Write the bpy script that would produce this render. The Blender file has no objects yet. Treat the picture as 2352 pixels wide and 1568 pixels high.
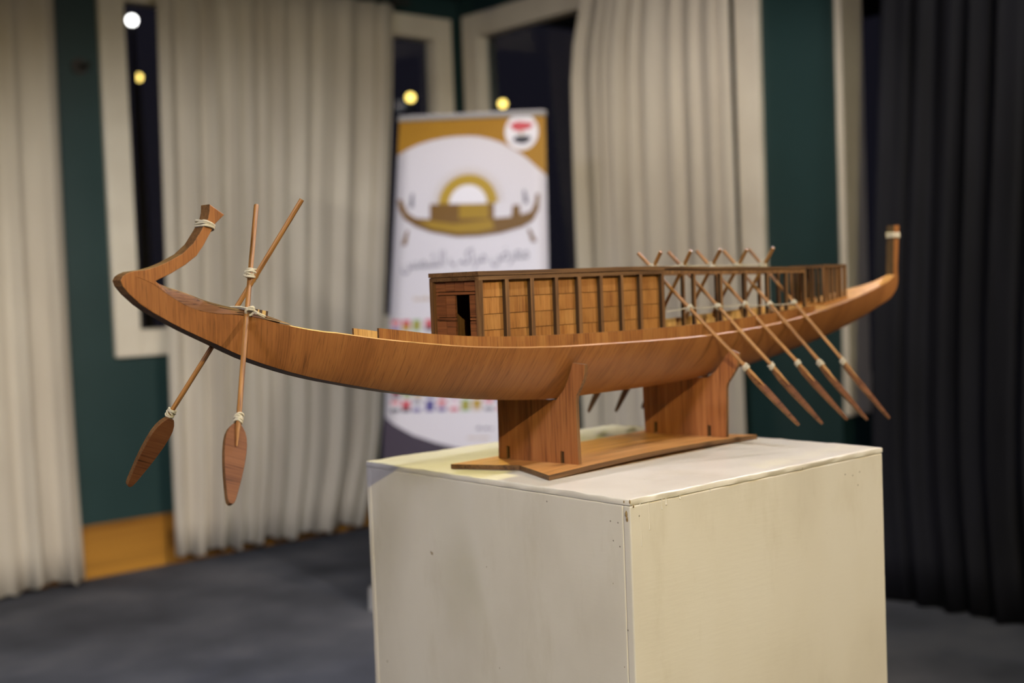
import bpy, bmesh, math, random
from mathutils import Vector, Matrix
random.seed(7)
sc = bpy.context.scene
COL = sc.collection

# ------------------------------------------------------------------ camera, world, light, exposure
# World frame: X runs along the left wall, Y towards the left wall, Z up, floor at 0, camera above the origin.
cam = bpy.data.cameras.new('camera')
cam_o = bpy.data.objects.new('camera', cam)
COL.objects.link(cam_o)
sc.camera = cam_o
YAW, PITCH, ROLL = 0.715, 0.0467, 0.0383
fwd0 = Vector((math.sin(YAW), math.cos(YAW), 0))
right0 = Vector((math.cos(YAW), -math.sin(YAW), 0))
fwd = fwd0 * math.cos(PITCH) - Vector((0, 0, 1)) * math.sin(PITCH)
down = fwd.cross(right0)
if down.z > 0:
    down = -down
r2 = right0 * math.cos(ROLL) + down * math.sin(ROLL)
d2 = down * math.cos(ROLL) - right0 * math.sin(ROLL)
cam_o.matrix_world = Matrix(((r2.x, -d2.x, -fwd.x, 0), (r2.y, -d2.y, -fwd.y, 0), (r2.z, -d2.z, -fwd.z, 1.3), (0, 0, 0, 1)))
cam.sensor_width = 36
cam.lens = 43.49
cam.clip_start = 0.02
cam.clip_end = 200
cam.dof.use_dof = True
cam.dof.focus_distance = 1.52
cam.dof.aperture_fstop = 3.1

world = bpy.data.worlds.new('night')
sc.world = world
world.use_nodes = True
bg = world.node_tree.nodes['Background']
bg.inputs[0].default_value = (0.36, 0.33, 0.52, 1)
bg.inputs[1].default_value = 0.022

sc.view_settings.view_transform = 'Standard'
sc.view_settings.look = 'None'
sc.view_settings.gamma = 1
sc.view_settings.use_curve_mapping = False
sc.view_settings.exposure = 0.0

PLX, PLY, PLZ = 1.0862, 1.0434, 1.0313      # front corner of the plinth top
OX, OY, BYAW = 1.1992, 1.3349, 0.06         # boat frame origin (front cradle plate) and turn on the plinth

def spot(name, loc, target, power, color, angle=70, blend=0.4, size=0.03):
    l = bpy.data.lights.new(name, 'SPOT')
    l.energy = power
    l.color = color
    l.spot_size = math.radians(angle)
    l.spot_blend = blend
    l.shadow_soft_size = size
    o = bpy.data.objects.new(name, l)
    COL.objects.link(o)
    o.location = loc
    o.rotation_euler = (Vector(target) - Vector(loc)).to_track_quat('-Z', 'Y').to_euler()
    return o

WARM = (1.0, 0.74, 0.40)
COOL = (1.0, 0.93, 0.90)
BT = (1.45, 1.35, 1.12)
LAMPS = [  # name, position, aim, watts, colour, cone, blend, radius
    ('warm_front_lamp', (-0.80, -1.55, 2.84), BT, 3200, (1.0, 0.87, 0.47), 60, 0.6, 0.035),
    ('cool_stern_lamp', (3.30, 1.75, 2.84), (1.5, 1.35, 1.1), 1400, (0.96, 0.88, 1.0), 70, 0.6, 0.035),
    ('cool_top_lamp', (1.15, 0.55, 2.84), BT, 125, (0.72, 0.80, 1.0), 95, 0.6, 0.035),
    ('warm_back_lamp', (1.85, 2.65, 2.84), (1.6, 1.35, 1.1), 400, (1.0, 0.92, 0.30), 75, 0.6, 0.035),
    ('left_fill', (-2.30, 0.10, 2.84), BT, 420, (0.74, 0.74, 1.0), 75, 0.6, 0.28),  # added soft fill for the plinth's left face
    ('right_front_fill', (3.30, -0.90, 2.84), (1.7, 1.3, 1.05), 1450, (1.0, 0.82, 0.64), 75, 0.6, 0.04),  # added fill to brighten the stern and near hull side
    ('wall_fill', (0.9, 3.6, 2.84), (1.4, 5.65, 0.9), 50, (1.0, 0.78, 0.42), 95, 0.8, 0.05),  # from here on, added washes to brighten curtains, banner and drape
    ('wall_fill', (2.5, 2.7, 2.84), (3.2, 5.65, 0.5), 48, (1.0, 0.86, 0.66), 95, 0.8, 0.05),
    ('wall_fill', (3.0, 2.9, 2.84), (4.57, 4.2, 0.6), 135, (1.0, 0.95, 0.92), 98, 0.8, 0.05),
    ('wall_fill', (0.25, 0.90, 2.84), (3.1, 5.6, 0.15), 1500, (0.82, 0.88, 1.0), 50, 0.7, 0.05),
    ('wall_fill', (2.6, 0.2, 2.84), (4.57, 2.9, 0.7), 250, (1.0, 0.97, 0.92), 110, 0.7, 0.05),
]
for n_, p_, a_, w_, c_, an_, b_, s_ in LAMPS:
    spot(n_, p_, a_, w_, c_, an_, b_, s_)

# ------------------------------------------------------------------ helpers
def lin(c):
    return tuple(((x / 255) / 12.92 if x / 255 <= 0.04045 else ((x / 255 + 0.055) / 1.055) ** 2.4) for x in c)

def mat(name, rgb, rough=0.6, spec=0.5, metal=0.0):
    m = bpy.data.materials.new(name)
    m.use_nodes = True
    b = m.node_tree.nodes['Principled BSDF']
    b.inputs['Base Color'].default_value = (*rgb, 1)
    b.inputs['Roughness'].default_value = rough
    b.inputs['Metallic'].default_value = metal
    b.inputs['Specular IOR Level'].default_value = spec
    return m

def nodes(m):
    nt = m.node_tree
    return nt, nt.nodes, nt.links, nt.nodes['Principled BSDF']

def ramp(N, stops):
    r = N.new('ShaderNodeValToRGB')
    e = r.color_ramp.elements
    while len(e) < len(stops):
        e.new(0.5)
    for i, (p, c) in enumerate(stops):
        e[i].position = p
        e[i].color = (*c, 1)
    return r

def noise_mat(name, stops, scale=(1, 1, 1), nscale=5.0, detail=4, rough=0.7, bump=0.0, bump_scale=None, distortion=0.0, spec=0.4):
    m = mat(name, stops[0][1], rough, spec)
    nt, N, L, B = nodes(m)
    tc = N.new('ShaderNodeTexCoord')
    mp = N.new('ShaderNodeMapping')
    mp.inputs['Scale'].default_value = scale
    L.new(tc.outputs['Object'], mp.inputs[0])
    nz = N.new('ShaderNodeTexNoise')
    nz.inputs['Scale'].default_value = nscale
    nz.inputs['Detail'].default_value = detail
    nz.inputs['Distortion'].default_value = distortion
    L.new(mp.outputs[0], nz.inputs['Vector'])
    r = ramp(N, stops)
    L.new(nz.outputs[0], r.inputs[0])
    L.new(r.outputs[0], B.inputs['Base Color'])
    if bump:
        n2 = N.new('ShaderNodeTexNoise')
        n2.inputs['Scale'].default_value = bump_scale or nscale * 4
        n2.inputs['Detail'].default_value = 5
        L.new(mp.outputs[0], n2.inputs['Vector'])
        bp = N.new('ShaderNodeBump')
        bp.inputs['Strength'].default_value = bump
        bp.inputs['Distance'].default_value = 0.01
        L.new(n2.outputs[0], bp.inputs['Height'])
        L.new(bp.outputs[0], B.inputs['Normal'])
    return m

def wood(name, dark, mid, light, axis='z', rough=0.42, sheared=False, fine=1.0, blotch=0.5, spec=0.35, flat_y=False):
    """plywood: long fibres along one axis, dark pores, slow blotches and a shift per object."""
    m = mat(name, mid, rough, spec)
    nt, N, L, B = nodes(m)
    tc = N.new('ShaderNodeTexCoord')
    vec = tc.outputs['Object']
    if sheared:     # the bent side sheets: fibres lean more towards midships
        sx = N.new('ShaderNodeSeparateXYZ')
        L.new(vec, sx.inputs[0])
        mr = N.new('ShaderNodeMapRange')
        mr.inputs['From Min'].default_value = -0.5
        mr.inputs['From Max'].default_value = 0.15
        mr.inputs['To Min'].default_value = 0.0
        mr.inputs['To Max'].default_value = 0.62
        L.new(sx.outputs[0], mr.inputs['Value'])
        mu = N.new('ShaderNodeMath'); mu.operation = 'MULTIPLY'
        L.new(mr.outputs[0], mu.inputs[0]); L.new(sx.outputs[2], mu.inputs[1])
        su = N.new('ShaderNodeMath'); su.operation = 'SUBTRACT'
        L.new(sx.outputs[0], su.inputs[0]); L.new(mu.outputs[0], su.inputs[1])
        cb = N.new('ShaderNodeCombineXYZ')
        L.new(su.outputs[0], cb.inputs[0]); L.new(sx.outputs[1], cb.inputs[1]); L.new(sx.outputs[2], cb.inputs[2])
        vec = cb.outputs[0]
    oi = N.new('ShaderNodeObjectInfo')
    off = N.new('ShaderNodeVectorMath'); off.operation = 'ADD'
    L.new(vec, off.inputs[0])
    sca = N.new('ShaderNodeMath'); sca.operation = 'MULTIPLY'
    sca.inputs[1].default_value = 7.0
    L.new(oi.outputs['Random'], sca.inputs[0])
    L.new(sca.outputs[0], off.inputs[1])
    g = {'x': (9, 420, 420), 'y': (420, 9, 420), 'z': (420, 420, 9)}[axis]
    b = {'x': (6, 55, 55), 'y': (55, 6, 55), 'z': (55, 55, 6)}[axis]
    if flat_y:
        g, b = (g[0] * 1.3, 14, g[2] * 1.3), (34, 12, 9)
    def nz(scale, detail, dist):
        mp = N.new('ShaderNodeMapping')
        mp.inputs['Scale'].default_value = tuple(v * fine for v in scale)
        L.new(off.outputs[0], mp.inputs[0])
        n = N.new('ShaderNodeTexNoise')
        n.inputs['Scale'].default_value = 1
        n.inputs['Detail'].default_value = detail
        n.inputs['Distortion'].default_value = dist
        L.new(mp.outputs[0], n.inputs['Vector'])
        return n
    a = nz(g, 3, 0.4)
    c = nz(b, 4, 0.8)
    mx = N.new('ShaderNodeMath'); mx.operation = 'MULTIPLY_ADD'
    mx.inputs[1].default_value = blotch
    L.new(c.outputs[0], mx.inputs[0])
    ml = N.new('ShaderNodeMath'); ml.operation = 'MULTIPLY'
    ml.inputs[1].default_value = 1 - blotch
    L.new(a.outputs[0], ml.inputs[0])
    L.new(ml.outputs[0], mx.inputs[2])
    r = ramp(N, [(0.34, dark), (0.47, mid), (0.66, light)])
    L.new(mx.outputs[0], r.inputs[0])
    pr = ramp(N, [(0.30, (0.35, 0.35, 0.35)), (0.42, (1, 1, 1))])
    pores = nz(tuple(v * (1.5 if v > 100 else 3.5) for v in g), 2, 0.2) if flat_y else a
    L.new(pores.outputs[0], pr.inputs[0])
    mm = N.new('ShaderNodeMix'); mm.data_type = 'RGBA'; mm.blend_type = 'MULTIPLY'
    mm.inputs[0].default_value = 0.55 if flat_y else 0.75
    L.new(r.outputs[0], mm.inputs[6]); L.new(pr.outputs[0], mm.inputs[7])
    hv = N.new('ShaderNodeHueSaturation')
    L.new(mm.outputs[2], hv.inputs['Color'])
    vr = N.new('ShaderNodeMapRange')
    vr.inputs['To Min'].default_value = 0.88
    vr.inputs['To Max'].default_value = 1.12
    L.new(oi.outputs['Random'], vr.inputs['Value'])
    L.new(vr.outputs[0], hv.inputs['Value'])
    L.new(hv.outputs[0], B.inputs['Base Color'])
    bp = N.new('ShaderNodeBump')
    bp.inputs['Strength'].default_value = 0.12
    bp.inputs['Distance'].default_value = 0.001
    L.new(a.outputs[0], bp.inputs['Height'])
    L.new(bp.outputs[0], B.inputs['Normal'])
    return m

class MB:
    """collects primitives and links them as ONE mesh object"""
    def __init__(self):
        self.v, self.f, self.mi, self.sm = [], [], [], []
    def add(self, vs, fs, mi=0, smooth=False):
        o = len(self.v)
        self.v += [tuple(p) for p in vs]
        for f in fs:
            self.f.append(tuple(i + o for i in f))
            self.mi.append(mi)
            self.sm.append(smooth)
        return self
    def box(self, a, b, mi=0, M=None):
        x0, y0, z0 = a; x1, y1, z1 = b
        vs = [Vector(p) for p in ((x0, y0, z0), (x1, y0, z0), (x1, y1, z0), (x0, y1, z0), (x0, y0, z1), (x1, y0, z1), (x1, y1, z1), (x0, y1, z1))]
        if M: vs = [M @ p for p in vs]
        return self.add(vs, [(0, 3, 2, 1), (4, 5, 6, 7), (0, 1, 5, 4), (1, 2, 6, 5), (2, 3, 7, 6), (3, 0, 4, 7)], mi)
    def prism(self, pts, fn0, fn1, mi_cap=0, mi_side=0):
        """polygon pts mapped by fn0/fn1 to two caps, joined by sides"""
        n = len(pts)
        vs = [fn0(*p) for p in pts] + [fn1(*p) for p in pts]
        self.add(vs, [], 0)
        o = len(self.v) - 2 * n
        self.f += [tuple(o + i for i in range(n))[::-1], tuple(o + n + i for i in range(n))]
        self.mi += [mi_cap] * 2
        self.sm += [False] * 2
        for i in range(n):
            j = (i + 1) % n
            self.f.append((o + i, o + j, o + n + j, o + n + i)); self.mi.append(mi_side); self.sm.append(False)
        return self
    def tube(self, pts, r, seg=8, mi=0, cap=True):
        pts = [Vector(p) for p in pts]
        rs = r if isinstance(r, (list, tuple)) else [r] * len(pts)
        vs, up = [], None
        for i, p in enumerate(pts):
            d = (pts[min(i + 1, len(pts) - 1)] - pts[max(i - 1, 0)]).normalized()
            if up is None:
                up = Vector((0, 0, 1)) if abs(d.z) < 0.9 else Vector((1, 0, 0))
            a = d.cross(up).normalized(); b = a.cross(d).normalized(); up = b
            for k in range(seg):
                t = 2 * math.pi * k / seg
                vs.append(p + (a * math.cos(t) + b * math.sin(t)) * rs[i])
        fs = []
        for i in range(len(pts) - 1):
            for k in range(seg):
                k2 = (k + 1) % seg
                fs.append((i * seg + k, i * seg + k2, (i + 1) * seg + k2, (i + 1) * seg + k))
        self.add(vs, fs, mi, True)
        if cap:
            o = len(self.v) - len(vs)
            self.f += [tuple(o + k for k in range(seg))[::-1], tuple(o + len(vs) - seg + k for k in range(seg))]
            self.mi += [mi] * 2; self.sm += [False] * 2
        return self
    def coil(self, c, axis, ra, rb, turns, pitch, rc, e=None, seed=0, n=14):
        """cord wound round an axis; ra, rb radii in two directions"""
        rnd = random.Random(seed)
        ax = Vector(axis).normalized()
        e = Vector(e) if e is not None else (Vector((1, 0, 0)) if abs(ax.x) < 0.8 else Vector((0, 1, 0)))
        a = (e - ax * e.dot(ax)).normalized(); b = ax.cross(a)
        pts = []
        N = int(turns * n)
        ph = [rnd.uniform(0, 6.28) for _ in range(3)]
        for i in range(N + 1):
            t = 2 * math.pi * i / n
            k = 1 + 0.10 * math.sin(t * 0.37 + ph[0])
            h = (i / N - 0.5) * pitch * turns + rc * 0.9 * math.sin(t * 0.9 + ph[1]) + rc * 0.7 * math.sin(t * 1.7 + ph[2])
            pts.append(Vector(c) + a * math.cos(t) * ra * k + b * math.sin(t) * rb * k + ax * h)
        return self.tube(pts, rc, 6)
    def build(self, name, mats, parent=None, label=None):
        me = bpy.data.meshes.new(name)
        me.from_pydata(self.v, [], self.f)
        for m in (mats if isinstance(mats, (list, tuple)) else [mats]):
            me.materials.append(m)
        for p, i, s in zip(me.polygons, self.mi, self.sm):
            p.material_index = i
            p.use_smooth = s
        bm = bmesh.new(); bm.from_mesh(me)
        bmesh.ops.recalc_face_normals(bm, faces=bm.faces)
        bm.to_mesh(me); bm.free()
        if any(self.sm): me.set_sharp_from_angle(angle=math.radians(38))
        o = bpy.data.objects.new(name, me)
        COL.objects.link(o)
        if parent is not None: o.parent = parent
        if label: o['label'] = label
        return o

def sheet(name, grid, m, parent=None, smooth=True):
    """grid: rows of points"""
    b = MB()
    R, Cn = len(grid), len(grid[0])
    vs = [p for row in grid for p in row]
    fs = [(i * Cn + j, i * Cn + j + 1, (i + 1) * Cn + j + 1, (i + 1) * Cn + j) for i in range(R - 1) for j in range(Cn - 1)]
    b.add(vs, fs, 0, smooth)
    return b.build(name, m, parent)

def bevel(o, w, seg=2):
    md = o.modifiers.new('bevel', 'BEVEL')
    md.width = w; md.segments = seg; md.limit_method = 'ANGLE'
    return o

def solidify(o, t):
    md = o.modifiers.new('solidify', 'SOLIDIFY')
    md.thickness = t; md.offset = 0
    return o

def thing(name, label, cat, loc=(0, 0, 0), rz=0, group=None):
    o = bpy.data.objects.new(name, None)
    COL.objects.link(o)
    o.empty_display_size = 0.05
    o.location = loc; o.rotation_euler = (0, 0, rz)
    o['label'] = label; o['category'] = cat
    if group: o['group'] = group
    return o

def struct(o):
    o['kind'] = 'structure'
    return o

def lerp_tab(T, x):
    """smooth interpolation in a table of (x, y)"""
    x = min(max(x, T[0][0]), T[-1][0])
    i = 0
    while i < len(T) - 2 and x > T[i + 1][0]: i += 1
    x0, y0 = T[i]; x1, y1 = T[i + 1]
    def sl(j):
        a, b = max(j - 1, 0), min(j + 1, len(T) - 1)
        return (T[b][1] - T[a][1]) / (T[b][0] - T[a][0])
    h = x1 - x0; k = (x - x0) / h
    return (2*k**3-3*k**2+1)*y0 + (k**3-2*k**2+k)*h*sl(i) + (-2*k**3+3*k**2)*y1 + (k**3-k**2)*h*sl(i+1)

# ------------------------------------------------------------------ materials
M_TEAL = noise_mat('teal_paint', [(0.3, (0.012, 0.034, 0.033)), (0.7, (0.016, 0.041, 0.040))], nscale=3, rough=0.42, bump=0.05, bump_scale=60)
M_CEIL = noise_mat('dark_ceiling', [(0.3, (0.014, 0.012, 0.010)), (0.7, (0.024, 0.020, 0.016))], nscale=4, rough=0.8)
M_CARPET = noise_mat('grey_carpet', [(0.30, (0.046, 0.048, 0.056)), (0.50, (0.074, 0.076, 0.088)), (0.72, (0.115, 0.115, 0.128))], scale=(1, 1, 1), nscale=2.4, detail=7, rough=0.95, bump=0.5, bump_scale=160, spec=0.1)
M_SKIRT = wood('skirting_wood', (0.09, 0.034, 0.005), (0.26, 0.110, 0.014), (0.40, 0.185, 0.026), axis='x', fine=0.07, blotch=0.85, rough=0.4)
M_FRAME = noise_mat('cream_window_paint', [(0.3, (0.60, 0.53, 0.42)), (0.7, (0.68, 0.61, 0.49))], nscale=5, rough=0.45, bump=0.03)
M_CURT = None
def cloth(name, c0, c1, transp, weave=300):
    m = noise_mat(name, [(0.35, c0), (0.65, c1)], scale=(1, 1, 0.25), nscale=6, rough=0.9, bump=0.05, bump_scale=weave, spec=0.1)
    nt, N, L, B = nodes(m)
    B.inputs['Sheen Weight'].default_value = 0.15
    out = N['Material Output']
    tr = N.new('ShaderNodeBsdfTransparent')
    tl = N.new('ShaderNodeBsdfTranslucent'); tl.inputs[0].default_value = (*c1, 1)
    m1 = N.new('ShaderNodeMixShader'); m1.inputs[0].default_value = 0.18
    m2 = N.new('ShaderNodeMixShader'); m2.inputs[0].default_value = transp
    L.new(B.outputs[0], m1.inputs[1]); L.new(tl.outputs[0], m1.inputs[2])
    L.new(m1.outputs[0], m2.inputs[1]); L.new(tr.outputs[0], m2.inputs[2])
    L.new(m2.outputs[0], out.inputs['Surface'])
    return m
M_CURT = cloth('ivory_curtain_cloth', (0.60, 0.53, 0.43), (0.68, 0.61, 0.50), 0.10)
M_DRAPE = noise_mat('black_drape_cloth', [(0.3, (0.0048, 0.0048, 0.0075)), (0.7, (0.0105, 0.0105, 0.0155))], scale=(1, 1, 0.2), nscale=8, rough=0.7, bump=0.1, bump_scale=120, spec=0.2)
M_METAL = mat('grey_aluminium', (0.22, 0.21, 0.20), 0.6, 0.3, 0.2)
M_DARKMETAL = mat('dark_metal', (0.03, 0.026, 0.022), 0.45, 0.5, 0.3)

M_GLASS = bpy.data.materials.new('window_glass'); M_GLASS.use_nodes = True
def _glass():
    N = M_GLASS.node_tree.nodes; L = M_GLASS.node_tree.links
    N.remove(N['Principled BSDF'])
    tr = N.new('ShaderNodeBsdfTransparent'); tr.inputs[0].default_value = (0.92, 0.94, 0.96, 1)
    gl = N.new('ShaderNodeBsdfGlossy'); gl.inputs['Roughness'].default_value = 0.03
    lw = N.new('ShaderNodeLayerWeight'); lw.inputs[0].default_value = 0.5
    pw = N.new('ShaderNodeMath'); pw.operation = 'POWER'; pw.inputs[1].default_value = 4.0
    L.new(lw.outputs['Facing'], pw.inputs[0])
    fr = N.new('ShaderNodeMath'); fr.operation = 'MULTIPLY_ADD'; fr.inputs[1].default_value = 0.6; fr.inputs[2].default_value = 0.035
    L.new(pw.outputs[0], fr.inputs[0])
    mx = N.new('ShaderNodeMixShader')
    L.new(fr.outputs[0], mx.inputs[0]); L.new(tr.outputs[0], mx.inputs[1]); L.new(gl.outputs[0], mx.inputs[2])
    L.new(mx.outputs[0], N['Material Output'].inputs[0])
_glass()

def emis(name, rgb, s):
    m = mat(name, rgb)
    b = m.node_tree.nodes['Principled BSDF']
    b.inputs['Emission Color'].default_value = (*rgb, 1)
    b.inputs['Emission Strength'].default_value = s
    return m
M_BULBW = emis('white_lamp_lens', (1, 0.93, 0.85), 60)
M_BULBY = emis('warm_lamp_lens', (1, 0.72, 0.25), 60)
M_PANEY = emis('yellow_pane_glow', (1, 0.70, 0.16), 4.5)

# boat woods
W_HULL = wood('hull_plywood', (0.185, 0.068, 0.018), (0.262, 0.100, 0.027), (0.325, 0.132, 0.037), 'z', 0.42, sheared=True, blotch=0.52, flat_y=True, spec=0.3)
W_PANEL = wood('cabin_plywood', (0.22, 0.080, 0.017), (0.345, 0.143, 0.032), (0.445, 0.21, 0.055), 'z', 0.45, blotch=0.55, flat_y=True)
W_BULW = wood('bulwark_plywood', (0.17, 0.060, 0.015), (0.30, 0.112, 0.026), (0.42, 0.185, 0.046), 'z', 0.45, blotch=0.5, flat_y=True)
W_LIT = wood('lit_plywood_face', (0.34, 0.17, 0.045), (0.55, 0.31, 0.09), (0.66, 0.42, 0.15), 'z', 0.5, blotch=0.6, flat_y=True)  # bulwark inner face, made paler to carry the yellow light on it
W_DARKZ = wood('scorched_edge_wood', (0.040, 0.020, 0.007), (0.070, 0.037, 0.013), (0.11, 0.06, 0.022), 'z', 0.55, blotch=0.5)
M_BURNT = mat('laser_burnt_edge', (0.050, 0.026, 0.009), 0.6, 0.2)
W_FRONT = wood('cabin_front_plywood', (0.12, 0.038, 0.012), (0.20, 0.068, 0.022), (0.27, 0.10, 0.032), 'y', 0.45, blotch=0.4)
W_EDGE = wood('stained_edge_wood', (0.065, 0.031, 0.011), (0.125, 0.060, 0.021), (0.19, 0.098, 0.036), 'x', 0.5, blotch=0.5)
W_EDGEZ = wood('stained_post_wood', (0.085, 0.040, 0.014), (0.17, 0.080, 0.028), (0.26, 0.13, 0.045), 'z', 0.5, blotch=0.5)
W_DECK = wood('deck_plywood', (0.085, 0.036, 0.013), (0.140, 0.060, 0.022), (0.20, 0.088, 0.033), 'x', 0.65, blotch=0.4, spec=0.12)
W_STERN = wood('stern_deck_plywood', (0.24, 0.11, 0.035), (0.45, 0.22, 0.075), (0.58, 0.31, 0.12), 'x', 0.45, blotch=0.4)
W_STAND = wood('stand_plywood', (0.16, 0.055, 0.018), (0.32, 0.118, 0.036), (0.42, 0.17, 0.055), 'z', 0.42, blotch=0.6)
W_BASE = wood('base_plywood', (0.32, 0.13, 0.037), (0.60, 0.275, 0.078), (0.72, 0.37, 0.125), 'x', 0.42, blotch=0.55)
W_DOWEL = wood('dowel_wood', (0.17, 0.068, 0.018), (0.32, 0.145, 0.038), (0.46, 0.24, 0.075), 'z', 0.38, blotch=0.6, fine=1.6)
W_BLADE = wood('blade_plywood', (0.070, 0.024, 0.009), (0.130, 0.048, 0.017), (0.170, 0.067, 0.024), 'x', 0.5, blotch=0.6, spec=0.15)
M_CORD = noise_mat('cotton_cord', [(0.3, (0.46, 0.40, 0.27)), (0.7, (0.68, 0.62, 0.47))], nscale=900, rough=0.9, bump=0.3, bump_scale=2500, spec=0.1)
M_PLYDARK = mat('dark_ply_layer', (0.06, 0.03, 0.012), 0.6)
M_PLYLIGHT = mat('pale_ply_layer', (0.55, 0.36, 0.12), 0.6)

def plinth_mat():
    m = noise_mat('cream_gloss_paint', [(0.30, (0.60, 0.545, 0.43)), (0.52, (0.685, 0.63, 0.51)), (0.75, (0.72, 0.67, 0.56))], scale=(1, 1, 0.6), nscale=5, detail=5, rough=0.38, bump=0.0, spec=0.4)
    nt, N, L, B = nodes(m)
    tc = N.new('ShaderNodeTexCoord')
    # brush strokes and grime
    mp = N.new('ShaderNodeMapping'); mp.inputs['Scale'].default_value = (14, 14, 90)
    L.new(tc.outputs['Object'], mp.inputs[0])
    n1 = N.new('ShaderNodeTexNoise'); n1.inputs['Scale'].default_value = 2.0; n1.inputs['Detail'].default_value = 4
    L.new(mp.outputs[0], n1.inputs['Vector'])
    bp = N.new('ShaderNodeBump'); bp.inputs['Strength'].default_value = 0.06; bp.inputs['Distance'].default_value = 0.004
    L.new(n1.outputs[0], bp.inputs['Height']); L.new(bp.outputs[0], B.inputs['Normal'])
    mp2 = N.new('ShaderNodeMapping'); mp2.inputs['Scale'].default_value = (9, 9, 3)
    L.new(tc.outputs['Object'], mp2.inputs[0])
    n2 = N.new('ShaderNodeTexNoise'); n2.inputs['Scale'].default_value = 1.5; n2.inputs['Detail'].default_value = 6; n2.inputs['Roughness'].default_value = 0.65
    L.new(mp2.outputs[0], n2.inputs['Vector'])
    r = ramp(N, [(0.33, (0.80, 0.77, 0.68)), (0.45, (1, 1, 1))])
    L.new(n2.outputs[0], r.inputs[0])
    mx = N.new('ShaderNodeMix'); mx.data_type = 'RGBA'; mx.blend_type = 'MULTIPLY'; mx.inputs[0].default_value = 0.30
    src = B.inputs['Base Color'].links[0].from_socket
    L.new(src, mx.inputs[6]); L.new(r.outputs[0], mx.inputs[7])
    # specks of chipped paint
    n3 = N.new('ShaderNodeTexNoise'); n3.inputs['Scale'].default_value = 70; n3.inputs['Detail'].default_value = 2
    L.new(tc.outputs['Object'], n3.inputs['Vector'])
    r3 = ramp(N, [(0.222, (0.45, 0.36, 0.22)), (0.236, (1, 1, 1))])
    L.new(n3.outputs[0], r3.inputs[0])
    mx2 = N.new('ShaderNodeMix'); mx2.data_type = 'RGBA'; mx2.blend_type = 'MULTIPLY'; mx2.inputs[0].default_value = 1
    L.new(mx.outputs[2], mx2.inputs[6]); L.new(r3.outputs[0], mx2.inputs[7])
    L.new(mx2.outputs[2], B.inputs['Base Color'])
    return m
M_PLINTH = plinth_mat()
M_CHIP = noise_mat('bare_chipped_wood', [(0.3, (0.16, 0.095, 0.03)), (0.7, (0.36, 0.25, 0.11))], nscale=400, rough=0.8)

# ------------------------------------------------------------------ the room
def box_struct(name, a, b, m):
    return struct(MB().box(a, b).build(name, m))

box_struct('floor', (-3.4, -4.2, -0.1), (7.2, 5.9, 0.0), M_CARPET)
box_struct('ceiling', (-3.4, -4.2, 2.95), (7.2, 5.9, 3.05), M_CEIL)

def wall_with_openings(name, u0, u1, z0, z1, openings, place, m):
    """openings (ua, ub, za, zb); place(u0, u1, z0, z1) gives the box corners"""
    mb = MB()
    cuts = sorted(set([u0, u1] + [u for o in openings for u in o[:2]]))
    for a, b in zip(cuts[:-1], cuts[1:]):
        op = [o for o in openings if o[0] <= a + 1e-6 and o[1] >= b - 1e-6]
        if op:
            if op[0][2] > z0: mb.box(*place(a, b, z0, op[0][2]))
            if op[0][3] < z1: mb.box(*place(a, b, op[0][3], z1))
        else:
            mb.box(*place(a, b, z0, z1))
    return struct(mb.build(name, m))

LW, RW, AW = 5.65, 4.572, 3.10
wall_with_openings('wall_left', -3.4, RW + 0.2, 0, 2.95, [(2.44, 4.49, 1.05, 2.80), (-0.35, 2.0, 1.05, 2.80)], lambda a, b, z0, z1: ((a, LW, z0), (b, LW + 0.2, z1)), M_TEAL)
wall_with_openings('wall_right', AW, LW, 0, 2.95, [(3.50, 5.54, 1.05, 2.80)], lambda a, b, z0, z1: ((RW, a, z0), (RW + 0.2, b, z1)), M_TEAL)
wall_with_openings('wall_alcove', RW + 0.2, 7.2, 0, 2.95, [(RW + 0.2, 6.0, 0.74, 2.80)], lambda a, b, z0, z1: ((a, AW, z0), (b, AW + 0.2, z1)), M_TEAL)
box_struct('wall_far', (7.0, -4.2, 0), (7.2, AW, 2.95), M_TEAL)
box_struct('wall_rear', (-3.4, -4.2, 0), (7.0, -4.0, 2.95), M_TEAL)
box_struct('wall_front', (-3.4, -4.0, 0), (-3.2, LW, 2.95), M_TEAL)

# skirting boards, in lengths butted end to end
def skirting(name, cuts, place):
    root = bpy.data.objects.new(name, None); COL.objects.link(root); struct(root)
    for a, b in zip(cuts[:-1], cuts[1:]):
        bevel(MB().box(*place(a + 0.001, b - 0.001)).build('board', M_SKIRT, root), 0.004)
skirting('baseboard_left', [-3.2, -1.4, 0.7, 2.62, 4.55], lambda a, b: ((a, LW - 0.022, 0.0), (b, LW, 0.25)))
skirting('baseboard_right', [AW, 4.3, 5.62], lambda a, b: ((RW - 0.022, a, 0.0), (RW, b, 0.25)))

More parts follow.
